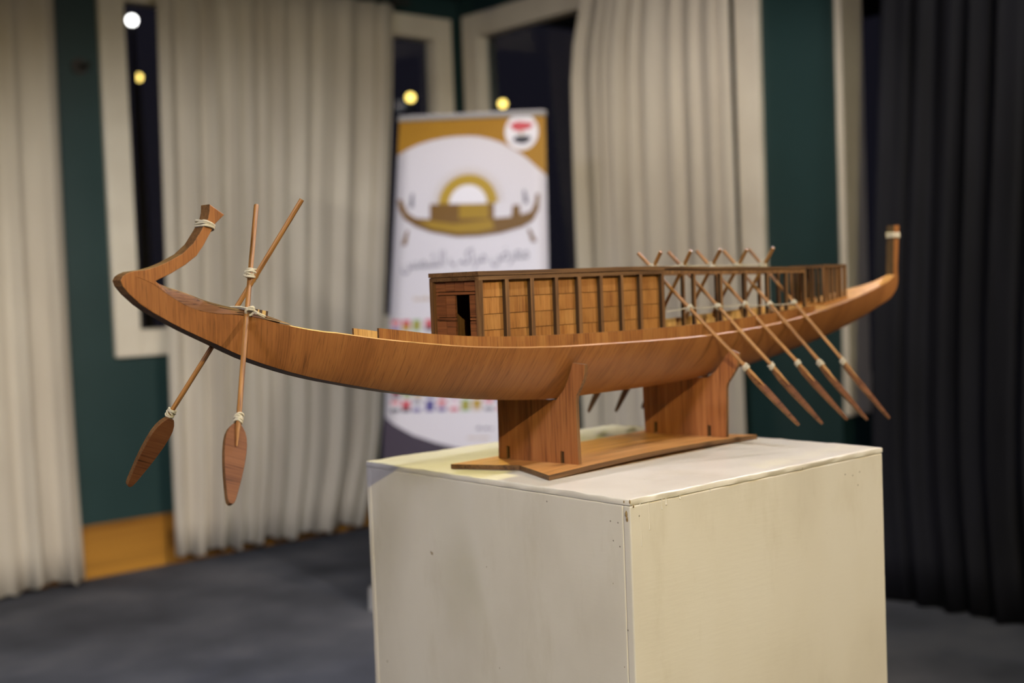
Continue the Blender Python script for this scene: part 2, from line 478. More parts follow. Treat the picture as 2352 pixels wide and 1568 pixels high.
def window(name, u0, u1, z0, z1, fw, to3, mull=None, blind=False):
    """painted casing of four members, an inner sash and a glass pane. to3(u, depth, z): depth > 0 into the room"""
    root = bpy.data.objects.new(name, None); COL.objects.link(root); struct(root)
    def bx(n, ua, ub, za, zb, d0, d1, m):
        p = [to3(ua, d0, za), to3(ub, d1, zb)]
        a = tuple(min(p[0][i], p[1][i]) for i in range(3)); b = tuple(max(p[0][i], p[1][i]) for i in range(3))
        o = MB().box(a, b).build(n, m, root)
        return o
    bevel(bx('stile', u0, u0 + fw, z0, z1, -0.06, 0.03, M_FRAME), 0.008)
    bevel(bx('stile', u1 - fw, u1, z0, z1, -0.06, 0.03, M_FRAME), 0.008)
    bevel(bx('rail', u0 + fw, u1 - fw, z0, z0 + fw, -0.06, 0.03, M_FRAME), 0.008)
    bevel(bx('rail', u0 + fw, u1 - fw, z1 - fw, z1, -0.06, 0.03, M_FRAME), 0.008)
    if mull:
        bx('mullion', mull - 0.035, mull + 0.035, z0 + fw, z1 - fw, -0.06, 0.0, M_FRAME)
    bx('pane', u0 + fw, u1 - fw, z0 + fw, z1 - fw, -0.046, -0.040, M_GLASS)
    if blind:
        bx('blind', u0 + fw, u1 - fw, z0 + fw, z1 - fw, -0.03, -0.027, M_FRAME)
    return root
window('window_1', 2.412, 4.512, 1.02, 2.83, 0.128, lambda u, d, z: (u, LW - d, z), mull=3.40)
window('window_2', -0.38, 2.02, 1.02, 2.83, 0.128, lambda u, d, z: (u, LW - d, z), blind=True)
window('window_3', 3.475, 5.572, 1.02, 2.84, 0.135, lambda u, d, z: (RW - d, u, z), mull=4.45)
window('window_4', 4.585, 6.02, 0.67, 2.84, 0.17, lambda u, d, z: (u, AW - d, z))

# ------------------------------------------------------------------ curtains
def curtain(name, label, left, right, z0, z1, place, nf, amp, seed, m, group=None, hem=0.0, rows=16, cat='curtain', thick=0.0015):
    """left/right: tables (z, u) of the two edges; place(u, off, z) gives the point"""
    rnd = random.Random(seed)
    ph = [rnd.uniform(0, 6.28) for _ in range(8)]
    cols = nf * 12
    grid = []
    for i in range(rows + 1):
        k = i / rows
        z = z1 + (z0 - z1) * k
        uL, uR = lerp_tab(left, z), lerp_tab(right, z)
        row = []
        for j in range(cols + 1):
            t = j / cols
            w = t + 0.018 * math.sin(9.1 * t + ph[0]) * 1.6 + 0.010 * math.sin(23 * t + ph[1])
            p = 2 * math.pi * nf * w
            a = amp * (0.62 + 0.38 * math.sin(7.3 * t + ph[2]) * math.cos(13.7 * t + ph[3])) * (0.55 + 0.45 * min(1, k * 1.6))
            o = a * math.sin(p + 0.35 * math.sin(p)) + 0.35 * a * math.sin(1.7 * p + ph[4] + 1.2 * k) + 0.22 * a * math.sin(0.41 * p + ph[5] - 0.9 * k)
            dz = hem * (math.sin(p * 0.5 + ph[6]) + 0.6 * math.sin(2.3 * p + ph[7])) * (k ** 6)
            u = uL + (uR - uL) * t + 0.25 * a * math.cos(p) * (1 if 0 < j < cols else 0)
            row.append(place(u, o, z + dz))
        grid.append(row)
    o = sheet(name, grid, m)
    solidify(o, thick)
    o['label'] = label; o['category'] = cat
    if group: o['group'] = group
    return o

CY, CX, DX = 5.53, 4.45, 4.25
curtain('curtain', 'ivory curtain at the far left edge, hanging beside the teal wall strip', [(0, -0.4), (2.8, -0.4)], [(0.0, 2.175), (0.7, 2.165), (1.4, 2.165), (2.06, 2.169), (2.84, 2.175)], 0.03, 2.84, lambda u, o, z: (u, CY - o, z), 18, 0.045, 3, M_CURT, 'ivory window curtains', hem=0.012)
curtain('curtain', 'wide ivory curtain between the narrow window strip and the standing banner', [(0, 2.61), (0.64, 2.618), (1.39, 2.633), (2.84, 2.66)], [(0.0, 3.70), (0.5, 3.845), (1.21, 3.905), (2.4, 4.02), (2.84, 4.045)], 0.05, 2.84, lambda u, o, z: (u, CY - o, z), 12, 0.052, 11, M_CURT, 'ivory window curtains', hem=0.012)
curtain('curtain', 'ivory curtain right of the banner, behind the oars of the model ship', [(0, 3.543), (0.67, 3.545), (1.44, 3.558), (2.84, 3.563)], [(0.0, 4.545), (1.4, 4.56), (2.4, 4.56), (2.55, 4.52), (2.84, 4.44)], 0.05, 2.84, lambda u, o, z: (CX - o, u, z), 9, 0.045, 23, M_CURT, 'ivory window curtains', hem=0.012)
curtain('drape', 'floor-length black pleated drape at the right edge behind the plinth', [(0, 2.70), (0.65, 2.735), (2.3, 2.655), (2.94, 2.63)], [(0, -1.3), (2.94, -1.3)], 0.006, 2.94, lambda u, o, z: (DX - o, u, z), 30, 0.075, 5, M_DRAPE, hem=0.0, cat='drape')

def rod(label, p0, p1, wall_dir):
    r = thing('curtain_rod', label, 'curtain rod', ((p0[0] + p1[0]) / 2, (p0[1] + p1[1]) / 2, p0[2]))
    c = Vector(r.location)
    a, b = Vector(p0) - c, Vector(p1) - c
    MB().tube([a, b], 0.011, 10).build('pole', M_DARKMETAL, r)
    for q in (a, b):
        d = (q).normalized()
        MB().tube([q - d * 0.06, q - d * 0.06 + Vector(wall_dir) * 0.118], 0.008, 8).build('bracket', M_DARKMETAL, r)
rod('dark curtain rod above the left wall windows', (-0.5, CY, 2.865), (4.15, CY, 2.865), (0, 1, 0))
rod('dark curtain rod above the right wall window', (CX, 3.42, 2.865), (CX, 4.66, 2.865), (1, 0, 0))

# small dark fitting on the teal strip
hk = thing('curtain_hook', 'small dark curtain hook fixed high on the teal wall strip', 'hook', (2.314, LW, 2.379))
MB().tube([(0, 0, 0), (0, -0.012, 0)], 0.038, 16).build('wall_plate', M_DARKMETAL, hk)
MB().tube([(0, -0.012, 0), (0, -0.05, 0), (0.015, -0.065, -0.005), (0.03, -0.06, 0.012)], 0.008, 8).build('arm', M_DARKMETAL, hk)

# ------------------------------------------------------------------ ceiling spotlights
def ceiling_spot(loc, aim, lens, label):
    r = thing('ceiling_spotlight', label, 'spotlight', (loc[0], loc[1], 2.95))
    MB().tube([(0, 0, 0), (0, 0, -0.015)], 0.05, 20).build('ceiling_plate', M_DARKMETAL, r)
    MB().tube([(0, 0, -0.015), (0, 0, -0.05)], 0.008, 8).build('stem', M_DARKMETAL, r)
    d = (Vector(aim) - Vector(loc)).normalized()
    c = Vector((0, 0, -0.09))
    MB().tube([c - d * 0.05, c - d * 0.04, c + d * 0.015], [0.03, 0.042, 0.046], 20).build('housing', M_DARKMETAL, r)
    MB().tube([c + d * 0.015, c + d * 0.018], 0.040, 20).build('lens', lens, r)
WHERE = ['behind the camera on its left', 'beyond the stern of the model ship', 'just right of the plinth', 'beyond the far side of the bow', 'added as fill far left of the plinth', 'added as fill far right of the camera', 'added as a wash before the far left curtain', 'added as a wash before the wide ivory curtain', 'added as a wash before the curtain right of the banner', 'added as a wash left of the plinth, aimed at the wide curtain', 'added as a wash before the black drape']
for (n_, p_, a_, w_, c_, an_, b_, s_), wh in zip(LAMPS, WHERE):
    ceiling_spot(p_, a_, M_BULBY if n_.startswith('warm') else M_BULBW, 'dark adjustable ceiling spotlight ' + wh)  # out-of-view housings, made for the added fill lamps too

# street lamps and stand-in globes outside, seen through the panes
def pane_light(loc, r, label, glow):
    t = thing('pane_light', label, 'street lamp', (loc[0], loc[1], 0.0))
    zz = loc[2]
    MB().tube([(0, 0, -0.1), (0, 0, zz - r)], [0.05, 0.02], 10).build('pole', M_DARKMETAL, t)
    pts, rad = [], []
    for i in range(9):
        a = math.pi * i / 8
        pts.append((0, 0, zz - r * math.cos(a))); rad.append(max(r * math.sin(a), 0.004))
    MB().tube(pts, rad, 14).build('globe', glow, t)
    MB().tube([(0, 0, zz + r * 0.9), (0, 0, zz + r * 1.2)], [r * 0.5, 0.01], 12).build('cap', M_DARKMETAL, t)
M_PANEW = emis('white_pane_glow', (1, 0.95, 0.88), 9)
for d_, k_, r_, m_, l_ in (((0.6048, 0.8101, 0.1532), 12, 0.042, M_PANEY, 'lit yellow street lamp outside, seen left of the room corner'),
                       ((0.6606, 0.761, 0.1452), 12, 0.038, M_PANEY, 'lit yellow street lamp outside, seen just above the banner'),
                       ((0.4389, 0.9586, 0.2240), 11, 0.044, M_PANEW, 'lit white globe added outside for a bright spot high in the narrow left window strip'),  # this globe and the next stand in for bright spots in the glass
                       ((0.4401, 0.9547, 0.1778), 14, 0.042, M_PANEY, 'lit yellow globe added outside for a bright spot lower in the narrow left window strip')):
    pane_light((d_[0] * k_, d_[1] * k_, 1.3 + d_[2] * k_), r_, l_, m_)
box_struct('ground', (-6, 6.2, -0.3), (16, 18, -0.1), mat('dark_ground', (0.01, 0.01, 0.012), 0.9))

# ------------------------------------------------------------------ roll-up banner
TLc, TRc, BLc, BRc = Vector((3.166, 4.323, 2.035)), Vector((3.568, 3.841, 2.024)), Vector((2.834, 4.174, 0.06)), Vector((3.335, 3.631, 0.06))
def ban(u, v, off=0.0):
    p = (BLc.lerp(BRc, u)).lerp(TLc.lerp(TRc, u), v)
    n = (BRc - BLc).cross(TLc - BLc).normalized()
    if n.y > 0: n = -n
    return p + n * off
banner = thing('banner_stand', 'white and gold printed banner standing in the room corner', 'banner', (3.085, 3.905, 0))
B0 = Vector(banner.location)
bp_ = lambda u, v, off=0.0: ban(u, v, off) - B0
M_VINYL = mat('white_vinyl', (0.42, 0.39, 0.41), 0.40, 0.3)
def ink(name, rgb, rough=0.45): return mat(name, rgb, rough, 0.2)
I_GOLD = noise_mat('gold_print', [(0.3, (0.205, 0.092, 0.001)), (0.7, (0.245, 0.120, 0.002))], nscale=3, rough=0.45, spec=0.2)
I_BROWN = ink('brown_print', (0.105, 0.048, 0.001)); I_BRIGHT = ink('bright_gold_print', (0.215, 0.125, 0.001))
I_PURPLE = ink('dark_purple_print', (0.028, 0.018, 0.028)); I_GREY = ink('grey_print', (0.12, 0.115, 0.13))
I_PALE = ink('pale_print', (0.50, 0.475, 0.50)); I_TAN = ink('tan_print', (0.33, 0.25, 0.16))
I_RED = ink('red_print', (0.36, 0.05, 0.06)); I_BLACK = ink('black_print', (0.03, 0.028, 0.035)); I_NAVY = ink('navy_print', (0.06, 0.05, 0.16))
I_GREEN = ink('green_print', (0.14, 0.22, 0.05)); I_YEL = ink('yellow_print', (0.27, 0.17, 0.01)); I_PINK = ink('pink_print', (0.42, 0.28, 0.31))
s_ = sheet('banner_sheet', [[bp_(i / 12, j / 20) for i in range(13)] for j in range(21)], M_VINYL, banner)
solidify(s_, 0.001)
def print_poly(name, pts, m, layer=1, parent=s_):
    """flat ink: a filled outline laid on the sheet"""
    bm = bmesh.new()
    vs = [bm.verts.new((u, v, 0)) for u, v in pts]
    f = bm.faces.new(vs)
    f.normal_update()
    bmesh.ops.triangulate(bm, faces=bm.faces, ngon_method='EAR_CLIP')
    for v in bm.verts:
        v.co = bp_(v.co.x, v.co.y, 0.001 + 0.0006 * layer)
    me = bpy.data.meshes.new(name); bm.to_mesh(me); bm.free()
    me.materials.append(m)
    o = bpy.data.objects.new(name, me); COL.objects.link(o); o.parent = parent
    return o
arc = [(0.0, 0.914), (0.063, 0.925), (0.136, 0.935), (0.225, 0.943), (0.314, 0.948), (0.40, 0.950), (0.477, 0.95), (0.55, 0.948), (0.625, 0.942), (0.70, 0.933), (0.757, 0.923), (0.82, 0.910), (0.872, 0.897), (0.93, 0.879), (0.985, 0.863), (1.0, 0.856)]
# the gold field, in strips so that the outline stays simple
gf = MB()
for (ua, va), (ub, vb) in zip(arc[:-1], arc[1:]):
    gf.add([bp_(ua, va, 0.0016), bp_(ub, vb, 0.0016), bp_(ub, 0.992, 0.0016), bp_(ua, 0.992, 0.0016)], [(0, 1, 2, 3)])
gf.build('gold_field', I_GOLD, s_)
pf = MB()
pc = [(0.0, 0.358), (0.059, 0.342), (0.12, 0.330), (0.179, 0.319), (0.311, 0.303), (0.441, 0.291), (0.62, 0.283), (0.8, 0.28), (1, 0.28)]
for (ua, va), (ub, vb) in zip(pc[:-1], pc[1:]):
    pf.add([bp_(ua, 0.005, 0.0016), bp_(ub, 0.005, 0.0016), bp_(ub, vb, 0.0016), bp_(ua, va, 0.0016)], [(0, 1, 2, 3)])
pf.build('purple_field', I_PURPLE, s_)
def ell(cu, cv, ru, rv, a0=0, a1=360, n=28):
    return [(cu + ru * math.cos(math.radians(a0 + (a1 - a0) * i / n)), cv + rv * math.sin(math.radians(a0 + (a1 - a0) * i / n))) for i in range(n + (0 if a1 - a0 == 360 else 1))]
# sun: rays, ring, pale disc
rays = MB()
for i in range(31):
    a = math.radians(4 + 172 * i / 30)
    for s0, s1, w in ((0.062, 0.079, 0.018),):
        p = [(0.484 + 3.06 * r * math.cos(a + da), 0.805 + r * math.sin(a + da)) for r, da in ((s0, -w), (s1, -w * 0.35), (s1, w * 0.35), (s0, w))]
        rays.add([bp_(u, v, 0.0022) for u, v in p], [(0, 1, 2, 3)])
rays.build('sun_rays', I_TAN, s_)
print_poly('sun_ring', ell(0.484, 0.803, 0.195, 0.064, 0, 180), I_YEL, 2)
print_poly('sun_disc', ell(0.484, 0.803, 0.125, 0.041, 0, 180), I_PALE, 3)
print_poly('ship_cabin', [(0.233, 0.805), (0.655, 0.802), (0.656, 0.768), (0.237, 0.768)], I_BROWN, 4)
print_poly('ship_cabin', [(0.426, 0.803), (0.62, 0.801), (0.62, 0.768), (0.428, 0.768)], I_BRIGHT, 5)
print_poly('ship_hull', [(0.013, 0.817), (0.028, 0.795), (0.069, 0.774), (0.143, 0.758), (0.245, 0.745), (0.416, 0.733), (0.557, 0.733), (0.698, 0.738), (0.838, 0.75), (0.908, 0.763), (0.946, 0.786), (0.954, 0.819), (0.931, 0.82), (0.921, 0.8), (0.895, 0.782), (0.828, 0.776), (0.823, 0.797), (0.777, 0.797), (0.768, 0.772), (0.641, 0.77), (0.228, 0.773), (0.141, 0.776), (0.09, 0.787), (0.059, 0.804), (0.046, 0.816)], I_BROWN, 6)
print_poly('ship_hull', [(0.16, 0.769), (0.25, 0.752), (0.42, 0.741), (0.56, 0.742), (0.66, 0.748), (0.64, 0.768), (0.40, 0.760), (0.25, 0.768)], I_BRIGHT, 7)
for a, b in (((0.092, 0.75), (0.071, 0.718)), ((0.88, 0.745), (0.914, 0.717)), ((0.114, 0.829), (0.109, 0.799)), ((0.852, 0.828), (0.865, 0.8))):
    print_poly('ship_oar', [(a[0] - 0.008, a[1]), (b[0] - 0.016, b[1]), (b[0] + 0.016, b[1]), (a[0] + 0.008, a[1])], I_GREY if a[1] > 0.8 else I_BROWN, 5)
# round emblem: white disc with a red ragged band over a black one
print_poly('emblem_disc', ell(0.840, 0.954, 0.112, 0.040), I_PALE, 4)
print_poly('emblem_red', [(0.840 + 0.076 * math.cos(a) * (1 + 0.07 * math.sin(5 * a)), 0.9665 + 0.0105 * math.sin(a) * (1 + 0.15 * math.sin(3 * a + 1))) for a in (2 * math.pi * k_ / 36 for k_ in range(36))], I_RED, 5)
print_poly('emblem_eagle', [(0.832, 0.957), (0.84, 0.952), (0.848, 0.957), (0.846, 0.948), (0.840, 0.945), (0.834, 0.948)], I_YEL, 6)
print_poly('emblem_black', [(0.842 + 0.060 * math.cos(a) * (1 + 0.06 * math.sin(4 * a)), 0.9375 + 0.0090 * math.sin(a) * (1 + 0.12 * math.sin(3 * a))) for a in (2 * math.pi * k_ / 36 for k_ in range(36))], I_BLACK, 5)
# lettering
def banner_text(name, body, u0, v0, u1, v1, m, layer=3):
    cu = bpy.data.curves.new(name, 'FONT'); cu.body = body; cu.resolution_u = 3
    to = bpy.data.objects.new(name + '_src', cu); COL.objects.link(to)
    dg = bpy.context.evaluated_depsgraph_get()
    me = bpy.data.meshes.new_from_object(to.evaluated_get(dg))
    bpy.data.objects.remove(to)
    xs = [v.co.x for v in me.vertices]; ys = [v.co.y for v in me.vertices]
    x0, x1, y0, y1 = min(xs), max(xs), min(ys), max(ys)
    for v in me.vertices:
        k = (v.co.x - x0) / (x1 - x0)
        h = (v.co.y - y0) / (y1 - y0)
        v.co = bp_(u0 + (u1 - u0) * k, v0[0] + (v0[1] - v0[0]) * k + (v1 - v0[0]) * h, 0.001 + 0.0006 * layer)
    me.name = name
    me.materials.clear(); me.materials.append(m)
    o = bpy.data.objects.new(name, me); COL.objects.link(o); o.parent = s_
    return o
# exhibition title, letter shapes given in visual order from left to right
TITLE = ''.join(chr(c) for c in reversed([0xFEE3, 0xFECC, 0xFEAE, 0xFEBD, 0x20, 0xFEE3, 0xFEAE, 0xFE8D, 0xFEDB, 0xFE90, 0x20, 0xFE8D, 0xFEDF, 0xFEB8, 0xFEE4, 0xFEB2]))
banner_text('title_lettering', TITLE, 0.062, (0.655, 0.672), 0.877, 0.700, I_GREY)
def squiggle(name, u0, u1, v, h, m, seed):
    rnd = random.Random(seed); b = MB(); u = u0
    while u < u1 - 0.02:
        w = rnd.uniform(0.012, 0.035)
        a = rnd.uniform(0.25, 1.0) * h
        b.add([bp_(u, v, 0.002), bp_(u + w * 0.8, v, 0.002), bp_(u + w * 0.8, v + h * 0.35, 0.002), bp_(u + w * 0.4, v + a, 0.002), bp_(u, v + h * 0.35, 0.002)], [(0, 1, 2, 3, 4)])
        u += w
    b.build(name, m, s_)
squiggle('gold_lettering', 0.148, 0.83, 0.600, 0.013, I_TAN, 1)
squiggle('small_lettering', 0.555, 0.671, 0.328, 0.008, I_GREY, 2)
squiggle('small_lettering', 0.504, 0.62, 0.309, 0.008, I_TAN, 3)
def flag(u, v, bands):
    w, h = 0.026, 0.0115
    n = len(bands)
    for i, m in enumerate(bands):
        va, vb = v + h - 2 * h * i / n, v + h - 2 * h * (i + 1) / n
        print_poly('flag_band', [(u - w, vb), (u + w, vb), (u + w, va), (u - w, va)], m, 2)
FL = [[I_RED, I_PALE, I_BLACK], [I_RED, I_RED, I_BLACK], [I_GREY, I_PALE, I_NAVY], [I_NAVY, I_NAVY], [I_RED, I_PINK, I_NAVY], [I_PINK, I_PALE, I_RED], [I_GREEN, I_YEL, I_GREEN], [I_YEL, I_YEL, I_TAN], [I_RED, I_PALE, I_GREY], [I_NAVY, I_PALE, I_RED], [I_GREEN, I_PALE, I_RED], [I_RED, I_YEL]]
us = [0.062, 0.128, 0.194, 0.273, 0.345, 0.42, 0.488, 0.556, 0.628, 0.70, 0.775, 0.85]
for i, u in enumerate(us): flag(u, 0.379, FL[i])
for i, u in enumerate(us): flag(u + 0.004, 0.409, FL[(i * 5 + 1) % 12])
for i, u in enumerate(us): flag(u - 0.02, 0.548, FL[(i * 7 + 4) % 12])
MB().tube([bp_(-0.008, 0.992), bp_(1.008, 0.992)], 0.011, 12).build('top_rail', M_METAL, banner)
dirb = (BRc - BLc).normalized(); nb = Vector((-dirb.y, dirb.x, 0))
ca, cb = bp_(-0.02, 0.0), bp_(1.02, 0.0)
MB().prism([(-0.06, -0.06), (0.06, -0.06), (0.045, 0.03), (-0.045, 0.03)], lambda a, z: ca + nb * a + Vector((0, 0, z)), lambda a, z: cb + nb * a + Vector((0, 0, z))).build('base_cassette', M_METAL, banner)
MB().tube([bp_(0.5, 0.0) + nb * 0.03, bp_(0.5, 0.994) + nb * 0.025], 0.009, 10).build('pole', M_METAL, banner)

# ------------------------------------------------------------------ plinth
plinth = thing('plinth', 'tall cream-painted box plinth with chipped corner carrying the model ship', 'plinth', (PLX, PLY, 0))
PW, PD, LT = 0.5535, 0.569, 0.0085
def slab(name, a, b, sub=0, bw=0.003):
    o = MB().box(a, b).build(name, M_PLINTH, plinth)
    bevel(o, bw, 3)
    return o
zt = PLZ - LT
# lid with a slightly uneven, thickly painted rim
lid = MB()
n = 40
rim = []
rnd = random.Random(3)
def jig(i): return 0.00045 * (math.sin(i * 1.7) + math.sin(i * 0.63 + 1) + rnd.uniform(-1, 1))
R0 = 0.006
path = []
cs = [(0, 0), (PW, 0), (PW, PD), (0, PD)]
for k in range(4):
    (xa, ya), (xb, yb) = cs[k], cs[(k + 1) % 4]
    for i in range(n):
        t = i / n
        path.append((xa + (xb - xa) * t, ya + (yb - ya) * t))
cx_, cy_ = PW / 2, PD / 2
def inset(p, d): # move toward the centre on both axes
    x, y = p
    x += d * (1 if x < 1e-6 else -1 if x > PW - 1e-6 else 0)
    y += d * (1 if y < 1e-6 else -1 if y > PD - 1e-6 else 0)
    return x, y
rows = []
for d, z in ((0.0004, zt + 0.0004), (-0.0003, zt + 0.0012), (-0.0003, PLZ - 0.0016), (0.0004, PLZ - 0.0005), (0.0016, PLZ - 0.0001), (0.006, PLZ)):
    row = []
    for i, p in enumerate(path):
        j = jig(i) if d < 0.003 else 0
        x, y = inset(p, d + j)
        row.append((x, y, z + (jig(i + 7) * 0.6 if 0.0 < PLZ - z < 0.004 and d < 0.003 else 0)))
    rows.append(row)
vs = [p for r in rows for p in r]
m_ = len(path)
fs = [(i * m_ + j, i * m_ + (j + 1) % m_, (i + 1) * m_ + (j + 1) % m_, (i + 1) * m_ + j) for i in range(len(rows) - 1) for j in range(m_)]
lid.add(vs, fs, 0, True)
o_ = len(vs) - m_
lid.add([], [])
lid.f.append(tuple(o_ + i for i in range(m_))); lid.mi.append(0); lid.sm.append(False)
lid.f.append(tuple(range(m_))[::-1]); lid.mi.append(0); lid.sm.append(False)
lid.build('top_panel', M_PLINTH, plinth)
T_ = 0.012
slab('side_panel', (0, 0, 0), (PW, T_, zt), bw=0.002)                       # right-hand face
slab('side_panel', (0, T_ + 0.0004, 0), (T_, PD - T_ - 0.0004, zt), bw=0.002)   # left-hand face
slab('side_panel', (PW - T_, T_ + 0.0004, 0), (PW, PD - T_ - 0.0004, zt))
slab('side_panel', (0, PD - T_, 0), (PW, PD, zt))
# runs and drops of thick paint below the lid, chips on the corner
def blob(name, pts, r, m):
    return MB().tube(pts, r, 8).build(name, m, plinth)
for x, l, r in ((0.034, 0.034, 0.0012), (0.058, 0.012, 0.0014), (0.066, 0.007, 0.0018), (0.019, 0.052, 0.0011), (0.092, 0.003, 0.0016), (0.152, 0.003, 0.0012)):
    blob('paint_drip', [(x, 0.0006, zt + 0.001), (x, 0.0004, zt - l * 0.6), (x, 0.0003, zt - l), (x, 0.0008, zt - l - r)], [r * 0.7, r * 0.55, r, r * 0.3], M_PLINTH)
for p, s in (((-0.0004, 0.006, zt - 0.010), 0.0035), ((-0.0004, 0.005, zt - 0.016), 0.003), ((0.0008, 0.0006, PLZ - 0.003), 0.0022), ((0.006, -0.0005, zt - 0.0005), 0.0018), ((-0.0008, 0.009, PLZ - 0.0035), 0.0015)):
    x, y, z = p
    MB().tube([(x, y, z - s * 1.2), (x, y, z - s * 0.5), (x, y, z + s * 0.5), (x, y, z + s * 1.2)], [s * 0.15, s * 0.5, s * 0.45, s * 0.1], 7).build('paint_chip', M_CHIP, plinth)

M_DENT = mat('filled_nail_hole', (0.30, 0.26, 0.19), 0.7)
for x, y, z in ((-0.0004, 0.034, zt - 0.022), (-0.0004, 0.021, zt - 0.0225), (-0.0004, 0.030, zt - 0.046), (-0.0004, 0.019, zt - 0.052), (-0.0004, 0.150, zt - 0.010), (-0.0004, 0.010, zt - 0.155)):
    MB().tube([(x, y, z), (x + 0.0006, y, z)], 0.0011, 9).build('nail_hole', M_DENT, plinth)
for x, y, z in ((0.016, -0.0004, zt - 0.014), (0.474, -0.0004, zt - 0.024), (0.487, -0.0004, zt - 0.040), (0.492, -0.0004, zt - 0.021), (0.455, -0.0004, zt - 0.020)):
    MB().tube([(x, y, z), (x, y + 0.0006, z)], 0.0011, 9).build('nail_hole', M_DENT, plinth)

# ------------------------------------------------------------------ display stand
BZ = PLZ + 0.0004
stand = thing('display_stand', 'plywood display stand, swallow-tailed base with two cradle plates, on the cream plinth', 'stand', (OX, OY, BZ), BYAW)
def base_top(s, t, z):
    lift = 0.0055 * max(0, 1 - ((s - 0.165) / 0.245) ** 2) * min(1, max(0, (0.06 - t) / 0.16))
    return Vector((s, t, z + lift))
bb = MB()
ns, nt_ = 24, 8
TH = 0.0068
def bs(i, j):
    t = -0.1 + 0.2 * j / nt_
    a = -0.080 + 0.0425 * (1 - abs(t) / 0.1); b = 0.411 - 0.0425 * (1 - abs(t) / 0.1)
    return a + (b - a) * i / ns, t
for zz, flip in ((TH, False), (0.0, True)):
    vs = [base_top(*bs(i, j), zz) for i in range(ns + 1) for j in range(nt_ + 1)]
    fs = [(i * (nt_ + 1) + j, (i + 1) * (nt_ + 1) + j, (i + 1) * (nt_ + 1) + j + 1, i * (nt_ + 1) + j + 1) for i in range(ns) for j in range(nt_)]
    bb.add(vs, fs, 0)
K = (ns + 1) * (nt_ + 1)
def ed(lst):
    for a, b in zip(lst[:-1], lst[1:]):
        bb.f.append((a, b, b + K, a + K)); bb.mi.append(1); bb.sm.append(False)
ed([i * (nt_ + 1) for i in range(ns + 1)]); ed([i * (nt_ + 1) + nt_ for i in range(ns + 1)])
ed(list(range(nt_ + 1))); ed([ns * (nt_ + 1) + j for j in range(nt_ + 1)])
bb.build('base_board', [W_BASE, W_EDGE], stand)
half = [(0.0, 0.0988), (0.042, 0.0998), (0.058, 0.1150), (0.0665, 0.1285), (0.0722, 0.142), (0.0765, 0.1535), (0.0995, 0.1515), (0.0985, 0.140), (0.0962, 0.131), (0.089, 0.119), (0.0815, 0.1075), (0.0800, 0.098), (0.0803, 0.060), (0.0815, 0.004)]
bot = [(0.064, 0.004), (0.064, 0.0265), (0.057, 0.0265), (0.057, 0.004), (-0.047, 0.004), (-0.047, 0.0265), (-0.054, 0.0265), (-0.054, 0.004)]
half_rear = [(0.0, .1035), (.050, .1042), (.066, .1150), (.0785, .1285), (.087, .140), (.0955, .1500), (.1125, .1440), (.1110, .1350), (.1078, .122), (.098, .108), (.0885, .096), (.0862, .088), (.0855, .060), (.0835, .004)]
def cradle(s0, dt, hf):
    poly = hf + bot + [(-a, z) for a, z in hf][::-1][0:-1]
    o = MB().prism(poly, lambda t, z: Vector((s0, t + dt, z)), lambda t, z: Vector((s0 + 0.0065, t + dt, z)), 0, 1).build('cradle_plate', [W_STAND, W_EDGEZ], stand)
    for ta, tb_ in ((.0572, .0638), (-.0538, -.0472)):
        MB().box((s0 + 0.003, ta + dt, 0.009), (s0 + 0.006, tb_ + dt, 0.0263)).build('slot_shade', M_BURNT, o)  # dark box put in the slot in place of its shade
cradle(0.0, 0.0, half)
cradle(0.345, -0.003, half_rear)

# ------------------------------------------------------------------ model ship
ship = thing('model_ship', 'large brown wooden model of an ancient oared ship with cabin, on a cradle stand', 'model ship', (OX, OY, BZ), BYAW)
WID = [(-.66, .0100), (-.60, .0102), (-.55, .0118), (-.487, .018), (-.43, .029), (-.37, .039), (-.304, .048), (-.149, .066), (0, .079), (.15, .088), (.3, .092), (.45, .088), (.6, .075), (.75, .056), (.9, .034), (1.0, .016), (1.06, .0085)]
CHW = [(-.66, .0100), (-.55, .0112), (-.45, .016), (-.3, .026), (-.15, .034), (0, .040), (.2, .046), (.345, .048), (.5, .042), (.65, .032), (.8, .022), (.95, .012), (1.06, .0085)]
SHZ = [(-.64, .2985), (-.6034, .2834), (-.5868, .2718), (-.5686, .26), (-.5513, .2522), (-.5284, .2470), (-.4938, .2436), (-.4735, .2388), (-.4075, .2225), (-.3732, .217), (-.321, .2074), (-.2375, .1955), (-.1696, .1876), (-.0824, .1815), (-.0134, .1789), (.0547, .1777), (.1658, .1763), (.3027, .1765), (.4275, .1808), (.5804, .1909), (.7054, .2031), (.8161, .2163), (.9073, .2295), (.9794, .2400), (1.0307, .2520), (1.06, .262)]
CHZ = [(-.6404, .2868), (-.6307, .2733), (-.6031, .2517), (-.5703, .2327), (-.5296, .2128), (-.4884, .1930), (-.4258, .1706), (-.3642, .154), (-.239, .1275), (-.1218, .1111), (0.0003, .1015), (.08, .1015), (.1913, .1020), (.2788, .1042), (.4385, .1130), (.5783, .1262), (.722, .1445), (.7899, .1555), (.9104, .179), (.9791, .1973), (1.0265, .211), (1.0532, .2281)]
w_ = lambda s: lerp_tab(WID, s)
wc = lambda s: min(lerp_tab(CHW, s), w_(s))
zs = lambda s: lerp_tab(SHZ, s)
zc = lambda s: lerp_tab(CHZ, s)
stations = [-.622 + i * (1.045 + .622) / 88 for i in range(89)]
def gcurve(h): return 0.6 * (1 - (1 - h) ** 2) + 0.4 * math.sqrt(h)
NH = 9
